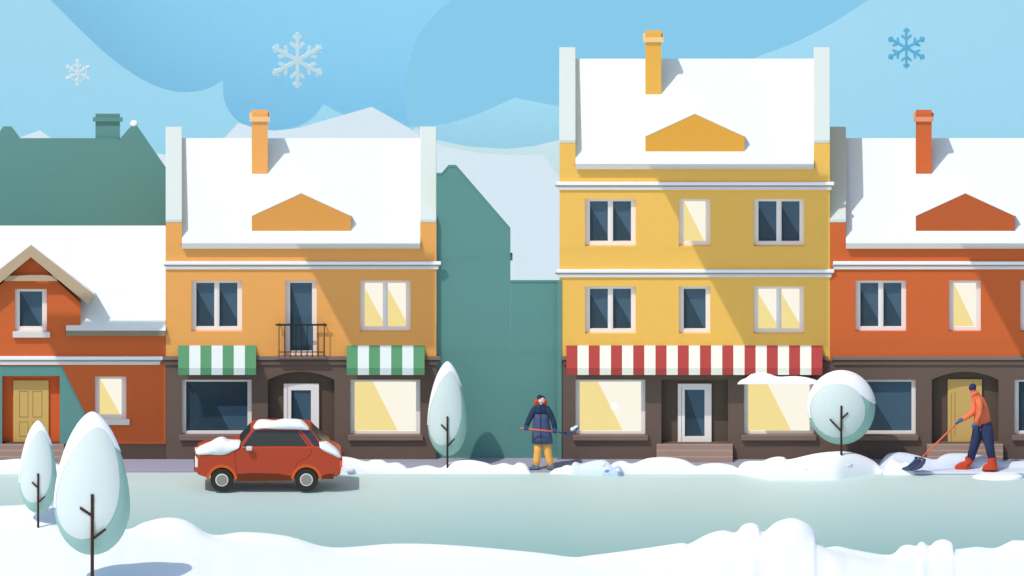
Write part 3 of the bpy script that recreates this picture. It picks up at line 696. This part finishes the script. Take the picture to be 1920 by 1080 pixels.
coat = erings([(1017, 829.5, 18.5), (1017, 830.2, 20), (1016.5, 820, 19), (1015.5, 800, 16.5), (1014.5, 785, 14.3), (1014.2, 775.2, 13.2)], yw, .62).build('coat', BLUE, W, smooth=True)
erings([(1014.2, 775, 13.6), (1014.2, 770, 14), (1014.4, 764, 13.2), (1014.5, 760, 10.5), (1014.5, 757.5, 6), (1014.5, 755.5, 5)], yw, .6).build('coat_yoke', NAVY, coat, smooth=True)
MB().tube([P3(1014, 760, yw-.13), P3(1013, 775, yw-.15), P3(1013.5, 800, yw-.17), P3(1014.5, 829, yw-.2)], .008, 6).build('zip', CAPM, coat)
MB().tube([P3(1005, 764, yw), P3(998, 775, yw-.01), P3(991.5, 788, yw-.05), P3(986, 801, yw-.2)], [r(6), r(6), r(5.2), r(4.3)], 14).build('sleeve', NAVY, coat, smooth=True)
MB().tube([P3(1024, 764, yw), P3(1031, 775, yw-.01), P3(1037.5, 790, yw-.05), P3(1041, 805, yw-.2)], [r(6), r(6), r(5.2), r(4.3)], 14).build('sleeve', NAVY, coat, smooth=True)
tr_ = MB()
tr_.tube([P3(1009, 826, yw), P3(1008.5, 845, yw), P3(1006.5, 862, yw), P3(1005.5, 875, yw)], [r(8), r(7.2), r(6.8), r(6)], 16)
tr_.tube([P3(1024.5, 826, yw), P3(1027, 845, yw), P3(1030, 862, yw), P3(1032.5, 875, yw)], [r(8), r(7.4), r(6.8), r(5.6)], 16)
tr_.build('trousers', YEL, W, smooth=True)
for (a, c, b) in ((991, 1011, 1005), (1027, 1040, 1033)):
    yy = yw-.03
    sh_ = MB().rings([[(X(px), yy + dy*f, Z(py, yy)) for (dy, py) in ((-.07, 879), (.07, 879), (.06, top), (-.06, top))] for px, top, f in ((a, 877, .5), (a+3, 875.5, .9), ((a+b)/2, 872.5, 1), (b, 870.5, 1), (c-1.5, 870.5, 1), (c, 873, .7))]).build('shoe', SHOE, W, smooth=False, bevel=.012)
    MB().rings([[(X(px), yy + dy*f, z) for (dy, z) in ((-.085, .0), (.085, .0), (.085, Z(879, yy)), (-.085, Z(879, yy)))] for px, f in ((a-1, .5), (a+2, .9), (b, 1), (c+.5, .8))]).build('sole', SOLE, sh_)
hd = MB().ball(P3(1015.5, 750, yw-.05), (r(6), r(5.5), r(6.8))).build('head_front', WS, W, smooth=True)
for dx in (-2.2, 2.4): MB().ball(P3(1015.5+dx, 749, yw-.05-r(5.2)), .013, 8, 6).build('eye', CAPM, hd, smooth=True)
MB().tube([P3(1015.4, 750, yw-.05-r(5.4)), P3(1015.2, 752, yw-.05-r(6.6)), P3(1015.8, 752.6, yw-.05-r(5.4))], [.006, .014, .008], 6).build('nose', WS, hd)
MB().tube([P3(1013.4, 754, yw-.05-r(5.0)), P3(1015.2, 754.9, yw-.05-r(5.2)), P3(1017.2, 753.8, yw-.05-r(5.0))], .01, 6).build('mouth', HAIR, hd)
mb = MB(); mb.ball(P3(1014.5, 750, yw+.05), (r(9), r(7), r(8.5)))
for px, py, q in ((1006, 753, 4.5), (1004.5, 756, 3.5), (1022.5, 753, 4), (1023, 756.5, 3), (1008, 757.5, 3.5), (1020, 757, 3)): mb.ball(P3(px, py, yw-.0), (r(q), r(q), r(q)))
mb.build('hair', HAIR, W, smooth=True)
mb = MB().ellrings([(X(1014.2), yw, Z(747.2, yw), r(7.2), r(7.2)), (X(1014.2), yw, Z(745, yw), r(7.6), r(7.6)), (X(1013.6), yw, Z(743, yw), r(6.3), r(6.3)), (X(1011.5), yw, Z(741.3, yw), r(3.6), r(3.6)), (X(1010.2), yw, Z(740.4, yw), r(1.4), r(1.4))]); mb.build('knit_hat', CAPM, W, smooth=True)
# her shovel
ys = yw - .3
SO = mat('orange_shovel_shaft', 'E0704E', LF, rough=.5); SB = mat('blue_shovel_blade', '3D4B6C', LF, rough=.5)
sA, sB = Vector(P3(976, 802.5, ys)), Vector(P3(1047, 810, ys)); ax = (sB-sA).normalized()
sv = empty('snow_shovel', tuple(sA), 'orange and dark blue snow shovel held level by the woman, snow in its scoop', 'shovel', 'snow shovels')
sh1 = MB().tube([sA, sB], .022, 10).build('shaft', SO, sv, smooth=True)
MB().tube([sB, P3(1052, 811, ys), P3(1062, 812, ys)], [.028, .026, .024], 10).build('ferrule', SB, sv, smooth=True)
def blade(P, y0, y1, th, m, name, par, curve=.0):
    n = 10; mb = MB(); R = []
    for k in range(n+1):
        t = k/n; yy = y0 + (y1-y0)*t
        top = [(X(a), yy, Z(b, ys) - curve*math.sin(PI*t)) for a, b in P]; bot = [(q[0]+.0, q[1], q[2]-th) for q in top]
        R.append(top + bot[::-1])
    return mb.rings(R).build(name, m, par, smooth=False)
blade([(1054, 812), (1062, 813), (1070, 811), (1085, 800.5)], ys-.17, ys+.17, .022, SB, 'blade', sv)
heap2 = MB(); 
for px, py, q in ((1073.5, 805, 4.2), (1079, 801.5, 3.4), (1082, 800, 2.4), (1076, 806.5, 3.2)): heap2.ball(P3(px, py, ys), (r(q), r(q)*1.6, r(q)))
heap2.build('snow_load', SNOWB, W if False else sv, smooth=True)
glove(P3(986.3, 800.5, yw-.18), sA+ax*(X(986.5)-X(976)), ax, mat('blue_glove', '3F4F7A', LF), W)
glove(P3(1041, 804.5, yw-.18), sA+ax*(X(1041)-X(976)), ax, MATS['blue_glove'], W)

# man
ym = -1.42
M_ = empty('person', (X(1838), ym, 0), 'man in orange jacket, navy trousers and red boots bending forward, pushing a shovel', 'person')
ORJ = mat('orange_jacket', 'E67C59', LF); NV = mat('navy_trousers', '333F61', LF); BOOT = mat('red_boot', 'C04A33', LF); BS = mat('boot_sole', '6E2A22', LF); HATP = mat('indigo_hat', '333765', LF); FS = mat('pink_skin', 'E9A3A6', LF); GLB = mat('denim_glove', '4A679D', LF)
ynear, yfr = ym-.14, ym+.14
nodes = [(*P3(1843, 800, ym), r(7)), (*P3(1843, 778, ym), r(8.5)), (*P3(1838, 757, ym), r(8)), (*P3(1831, 745, ym), r(5.5)), (*P3(1825, 736, ym), r(4)), (*P3(1823, 731, ym), r(4.6)), (*P3(1823.5, 726, ym), r(6)),
         (*P3(1836, 754, ynear-.03), r(3.2)), (*P3(1838, 776, ynear-.15), r(3)), (*P3(1829, 794, ynear-.1), r(2.6)), (*P3(1831, 753, yfr-.05), r(3.2)), (*P3(1824, 774, yfr-.2), r(3)), (*P3(1808, 785, yfr-.32), r(2.2)),
         (*P3(1838, 806, yfr), r(8)), (*P3(1830, 832, yfr), r(6)), (*P3(1817, 868, yfr-.02), r(4.5)), (*P3(1849, 806, ynear), r(8)), (*P3(1856, 832, ynear), r(6)), (*P3(1861, 868, ynear), r(4.5))]
skinmesh(nodes, [(0,1),(1,2),(2,3),(3,4),(4,5),(5,6),(2,7),(7,8),(8,9),(2,10),(10,11),(11,12),(0,13),(13,14),(14,15),(0,16),(16,17),(17,18)], FS, 'body', M_)
jk = erings([(1841.5, 795.5, 15), (1841.5, 796.3, 16), (1841.8, 790, 15.8), (1841, 775, 14.8), (1838.5, 762, 14), (1836, 753, 13), (1833, 746, 11.5), (1829.5, 740, 9), (1827, 735.5, 6.8), (1827, 732, 6)], ym, .8).build('jacket', ORJ, M_, smooth=True)
MB().tube([P3(1834, 748, ynear-.12), P3(1838, 762, ynear-.17), P3(1838.5, 775, ynear-.18), P3(1833, 786, ynear-.16), P3(1829, 795, ynear-.12)], [r(5.5), r(6.3), r(6), r(5), r(4.2)], 14).build('sleeve', ORJ, jk, smooth=True)
MB().tube([P3(1828, 750, yfr-.05), P3(1826, 764, yfr-.1), P3(1824, 774, yfr-.2), P3(1815, 780, yfr-.3), P3(1805, 786, yfr-.34)], [r(6), r(6.3), r(6), r(5.2), r(4.2)], 14).build('sleeve', ORJ, jk, smooth=True)
LN = mat('jacket_seam', '3A2C33', LF)
for pts in ([(1827, 747), (1829, 757), (1829.5, 768), (1827.5, 778)], [(1842, 748), (1843.5, 760), (1842, 773), (1838, 784), (1834, 796)]):
    c = catmull([(a, b) for a, b in pts], 4); MB().tube([P3(a, b, ynear-.29) for a, b in c], .007, 5).build('seam', LN, jk)
MB().tube([P3(1834.5, 733.5, ym-.09), P3(1828, 738, ym-.14), P3(1822, 742, ym-.1)], .02, 6).build('collar', ORJ, jk)
tr_ = MB()
tr_.tube([P3(1838, 794, yfr-.06), P3(1833, 815, yfr-.04), P3(1827, 835, yfr), P3(1820, 860, yfr)], [r(12.5), r(11), r(9), r(7.5)], 18)
tr_.tube([P3(1848, 794, ynear+.06), P3(1852, 815, ynear+.03), P3(1855, 835, ynear), P3(1860, 860, ynear)], [r(12), r(11), r(9.2), r(7.2)], 18)
tr_.build('trousers', NV, M_, smooth=True)
for (ax_, ay, tx, hx, yy, tip) in ((1818, 857, 1790, 1818.5, yfr, 871), (1860, 858, 1842, 1870, ynear, 874)):
    zb_ = .0
    b_ = MB().ellrings([(X(ax_ - (1 if ax_ < 1840 else -.5)), yy, Z(857, yy), r(8.2), r(8)), (X(ax_), yy, Z(864, yy), r(8), r(8)), (X(hx-9), yy, Z(872, yy), r(9.5), r(8)), (X(hx-9), yy, Z(878, yy), r(9.5), r(8))])
    b_.rings([[(X(px), yy + dy*f, Z(py, yy)) for (dy, py) in ((-.12, 880), (.12, 880), (.09, top), (-.09, top))] for px, top, f in ((tx, 876, .4), (tx+2.5, 872.5, .8), (tx+9, 868.5, 1), (hx-6, 864, 1), (hx, 872, .8))])
    bt = b_.build('boot', BOOT, M_, smooth=False, bevel=.015)
    MB().rings([[(X(px), yy + dy*f, Z(py, yy)) for (dy, py) in ((-.13, 881.5), (.13, 881.5), (.13, 880), (-.13, 880))] for px, f in ((tx-.5, .4), (tx+3, .9), (hx-6, 1), (hx+.5, .8))]).build('sole', BS, bt)
hd = MB().ball(P3(1823.3, 729.5, ym), (r(5), r(5), r(6.3))).build('head_front', FS, M_, smooth=True)
MB().tube([P3(1819, 730, ym), P3(1817.6, 732, ym), P3(1819, 732.8, ym)], [.015, .02, .015], 6).build('nose', FS, hd)
for dy in (-.05, .05): MB().ball(P3(1819.3, 729, ym+dy), .012, 8, 6).build('eye', CAPM, hd, smooth=True)
MB().tube([P3(1819.4, 735, ym-.04), P3(1818.9, 735, ym), P3(1819.4, 735, ym+.04)], .01, 6).build('mouth', BOOT, hd)
MB().ball(P3(1825.5, 731, ym-r(5)), (.02, .015, .04), 8, 6).build('ear', FS, hd, smooth=True)
MB().ellrings([(X(1823), ym, Z(730.5, ym), r(6.2), r(6.2)), (X(1823.3), ym, Z(728, ym), r(7), r(6.6)), (X(1823.8), ym, Z(724, ym), r(6.8), r(6.4)), (X(1824.2), ym, Z(721, ym), r(5), r(5)), (X(1824.3), ym, Z(719.5, ym), r(2), r(2))]).build('knit_hat', HATP, M_, smooth=True)
# his shovel
yq = ym - .2
hA, hB = Vector(P3(1797, 791, yq)), Vector(P3(1723, 863, yq-.18)); ax = (hB-hA).normalized()
hA2 = hA - ax*.1
sv2 = empty('snow_shovel', tuple(hB), 'long snow shovel with wide blue blade pushed by the man in orange', 'shovel', 'snow shovels')
MB().tube([hA2, hB], .024, 10).build('shaft', SO, sv2, smooth=True)
ys2 = yq-.2
mb = MB(); R = []
P = [(1735, 862), (1733, 868), (1727, 876), (1718, 880.5)]; Q = [(1716, 858), (1712, 864), (1702, 873), (1687, 879)]
for k in range(9):
    t = k/8
    top = []
    for (a, b), (c, d) in zip(P, Q):
        px = a + (c-a)*t; py = b + (d-b)*t; top.append((X(px), ys2 - .12 + .3*t, Z(py, ys2-.12+.3*t) - .03*math.sin(PI*t)))
    R.append(top + [(q[0]+.02, q[1]+.01, q[2]-.02) for q in top][::-1])
mb.rings(R); bl = mb.build('blade', SB, sv2)
MB().tube([P3(1735, 861.5, ys2-.12), P3(1726, 859, ys2), P3(1716, 857.5, ys2+.17)], .025, 8).build('blade_rim', mat('shovel_rim', '2E3A58', LF), bl)
MB().tube([P3(1725, 861, ys2+.0), P3(1714, 868, ys2), P3(1703, 876, ys2)], .018, 8).build('blade_rib', MATS['shovel_rim'], bl)
glove(P3(1806, 785, yq-.0), hA + ax*.02, ax, GLB, M_, r=.04)
mb = MB(); w0 = Vector(P3(1829, 794, ynear-.12)); mb.tube([w0, Vector(P3(1828, 799, ynear-.12))], [.07, .075], 10)
for k in range(4):
    s_ = Vector(P3(1824.5+k*2.6, 799, ynear-.12)); mb.tube([s_, s_+Vector((-.005, -.01, -.05)), s_+Vector((-.015, .02, -.09+.008*abs(k-1.5)))], [.026, .024, .018], 8)
mb.tube([w0+Vector((-.06, 0, -.03)), w0+Vector((-.1, -.01, -.07)), w0+Vector((-.095, -.01, -.12))], [.024, .022, .016], 8)
mb.build('glove', GLB, M_, smooth=True)

# ------------------------------------------------------------------ mountains, clouds, sky, snowflakes
MT = mat('snowy_mountain', 'EDF3F2', (.72,.84,1.0), spec=0); MT2 = mat('hazy_mountain', 'CFE6EF', (.80,.90,1.04), spec=0)
def massif(P, y, m, name, base=None, dep=4):
    # ridge line with a slope falling toward the viewer
    mb = MB(); n = len(P)
    zb = -60
    A = [(X(a), y, Z(b, y)) for a, b in P]; 
    mb.prism([(A[0][0], y, zb)] + A + [(A[-1][0], y, zb)], [(A[0][0], y+dep, zb)] + [(q[0], y+dep, q[2]-dep*.3) for q in A] + [(A[-1][0], y+dep, zb)])
    return mb.build(name, m, kind='structure')
massif([(-400, 330), (34, 259), (75, 244), (96, 259), (240, 285), (295, 288), (330, 292), (400, 274), (420, 259), (447, 230)] + [(480, 241), (515, 245), (560, 240), (600, 228), (650, 214), (697, 200), (760, 236), (800, 262), (830, 274), (900, 287), (960, 291), (1018, 291), (1052, 337), (1100, 380), (1500, 500), (2300, 520)], 40, MT, 'mountain_range')
massif([(700, 330), (780, 238), (817, 262), (880, 275), (950, 279), (1000, 274), (1055, 261), (1200, 300), (1500, 420)], 46, MT2, 'far_mountain_range')
def cloud(P, y, m, label):
    q = ox(P, y)
    return MB().prism_back(q, y, y+.8).build('cloud', m, kind='structure')
C1 = mat('light_cloud', 'AAD7EC', LBG, spec=0); C2 = mat('thin_cloud', '91CFEC', (.74,.88,1.0), spec=0)
up = [(-600, -300), (-100, -160), (95, 0)] + catmull([(95, 0), (150, 55), (205, 106), (265, 148), (312, 168), (345, 173), (385, 168), (418, 151)], 4)[1:] + catmull([(418, 151), (420, 185), (432, 212), (455, 233), (490, 243), (515, 245), (550, 240), (585, 222), (607, 195)], 4)[1:] + catmull([(607, 195), (647, 216), (710, 232), (768, 237), (830, 233), (890, 216), (965, 183)], 4)[1:] + [(1050, 200), (1200, 215)]
cloud(up + [(1200, 700), (-600, 700)], 52, C1, '')
cloud(catmull([(1640, -8), (1590, 25), (1540, 55), (1480, 84), (1415, 109), (1340, 150)], 3) + [(1340, 700), (2600, 700), (2600, -300), (1800, -120)], 52.2, C1, '')
cloud([(-900, -320), (870, -320)] + catmull([(870, -12), (830, 15), (795, 52), (772, 100), (761, 160), (761, 200), (768, 245)], 4) + [(768, 500), (-900, 500)], 56, C2, '')
mb = MB(); rows = []
for k in range(-20, 21):
    a = k/20*1.2; rows.append([mb.bm.verts.new((math.sin(a)*130, 64 - (1-math.cos(a))*60, z)) for z in (-90, 0, 90)])
for a, b in zip(rows, rows[1:]):
    for i in range(2): mb.face([a[i], b[i], b[i+1], a[i+1]])
mb.build('sky', emis('sky_light', '89CAEA'), kind='structure')
def flake(cx, cy, R, m, label, y=12):
    mb = MB(); c = Vector((X(cx), y, Z(cy, y))); k = R/U
    def bar(p, q, w, j):
        p = Vector((p[0], 0, p[1])); q = Vector((q[0], 0, q[1])); d = (q-p).normalized(); n = Vector((-d.z, 0, d.x))*w/2
        yo = .0006*j
        A = [c+Vector(v) for v in (p+n, q+n, q-n, p-n)]; t0, t1 = Vector((0, -.035+yo, 0)), Vector((0, .035-yo, 0))
        mb.prism([v+t0 for v in A], [v+t1 for v in A])
    for i in range(6):
        a = PI/2 + i*PI/3; ux = Vector((math.cos(a), math.sin(a))); 
        R2 = lambda t, off, s: (k*(t*ux.x) + k*off*math.cos(a+s), k*(t*ux.y) + k*off*math.sin(a+s))
        bar((0, 0), (k*ux.x, k*ux.y), k*.13, i)
        for t, l, in ((.45, .30), (.80, .17)):
            for s in (-1, 1):
                bar(R2(t-.02, 0, 0), R2(t, l, s*PI/3.4), k*.11, 7+i*3+(s > 0)+2*(t > .6))
    return mb.build('snowflake', m, label=label, cat='snowflake', group='big snowflakes in the sky')
flake(146, 136, 25.5, mat('flake_pale', 'D6EBF6', (.74,.84,.98)), 'smallest pale snowflake high over the cottage chimney')
flake(557.5, 113, 53, mat('flake_mid', 'C4E3F3', (.76,.86,1.0)), 'largest pale snowflake in the sky above the orange house')
flake(1699.5, 90, 39, mat('flake_blue', '66BCE5', LBG), 'blue snowflake in the sky above the right red house')

# ------------------------------------------------------------------ unseen sails added only to cast the slanted shade on each front
CAN = mat('canvas', 'E8E4DA', 1.0)
ZS = 17.0
def sail(P, label):  # unseen helper, outlined so its shadow lands on the front
    zz = ZS
    q = []
    for px, py in P:
        x, z = X(px), Z(py); t = zz - z; q.append((x-.5*t, -.5*t, zz))
    root = empty('added_shade_sail', (sum(a[0] for a in q)/len(q), sum(a[1] for a in q)/len(q), zz), label, 'shade sail', 'added sails out of view casting shade')
    MB().prism(q, [(a, b, c-.02) for a, b, c in q]).build('canvas', CAN, root)
    mb = MB()
    yy = [b for _, b, _ in q]
    for yv in (min(yy), max(yy)): mb.tube([(-26, yv, zz+.3), (q[0][0], yv, zz+.03), (26, yv, zz+.3)], .003, 5)
    mb.build('added_rope', TRK, root)  # ropes belong to the added sails
if True:
    sail([(567, 475), (816, 475), (816, 652), (662, 652)], 'added sail out of view that shades the orange house front')
    sail([(1228, 327), (1554, 327), (1554, 652), (1400, 652)], 'largest added sail out of view that shades the yellow house front')
    sail([(1812, 475), (2061, 475), (2061, 861), (2020, 861)], 'added sail out of view that shades the rust red house front')
    sail([(65, 590), (309, 590), (309, 832), (187, 832)], 'smallest added sail out of view that shades the cottage front')

# ------------------------------------------------------------------ light and camera
d = Vector((.5, .5, -1)).normalized()
sl = bpy.data.lights.new('sun', 'SUN'); sl.energy = 2.5; sl.angle = math.radians(.4); sl.color = (1, .965, .91)
so = bpy.data.objects.new('sun', sl); COL.objects.link(so); so.rotation_euler = d.to_track_quat('-Z', 'Y').to_euler(); so.location = (-15, -20, 30)
w = bpy.data.worlds.new('World'); scene.world = w; w.use_nodes = True; nt = w.node_tree
sk = nt.nodes.new('ShaderNodeTexSky'); sk.sky_type = 'NISHITA'; sk.sun_disc = False; sk.sun_elevation = math.atan(1/.7071); sk.sun_rotation = math.radians(225)
bg = nt.nodes['Background']; bg.inputs[1].default_value = .15; nt.links.new(sk.outputs[0], bg.inputs[0])
cam = bpy.data.cameras.new('camera'); cam.type = 'ORTHO'; cam.ortho_scale = 30.0; cam.clip_end = 600; cam.clip_start = .1
co = bpy.data.objects.new('camera', cam); COL.objects.link(co); scene.camera = co
vc = (861-540)/U
upv = Vector((0, S, K)); fw = Vector((0, K, -S)); co.location = upv*vc - fw*70; co.rotation_euler = (PI/2 - TH, 0, 0)
scene.view_settings.view_transform = 'Standard'; scene.view_settings.look = 'None'; scene.view_settings.exposure = 0; scene.view_settings.gamma = 1
scene.render.resolution_x = 1920; scene.render.resolution_y = 1080
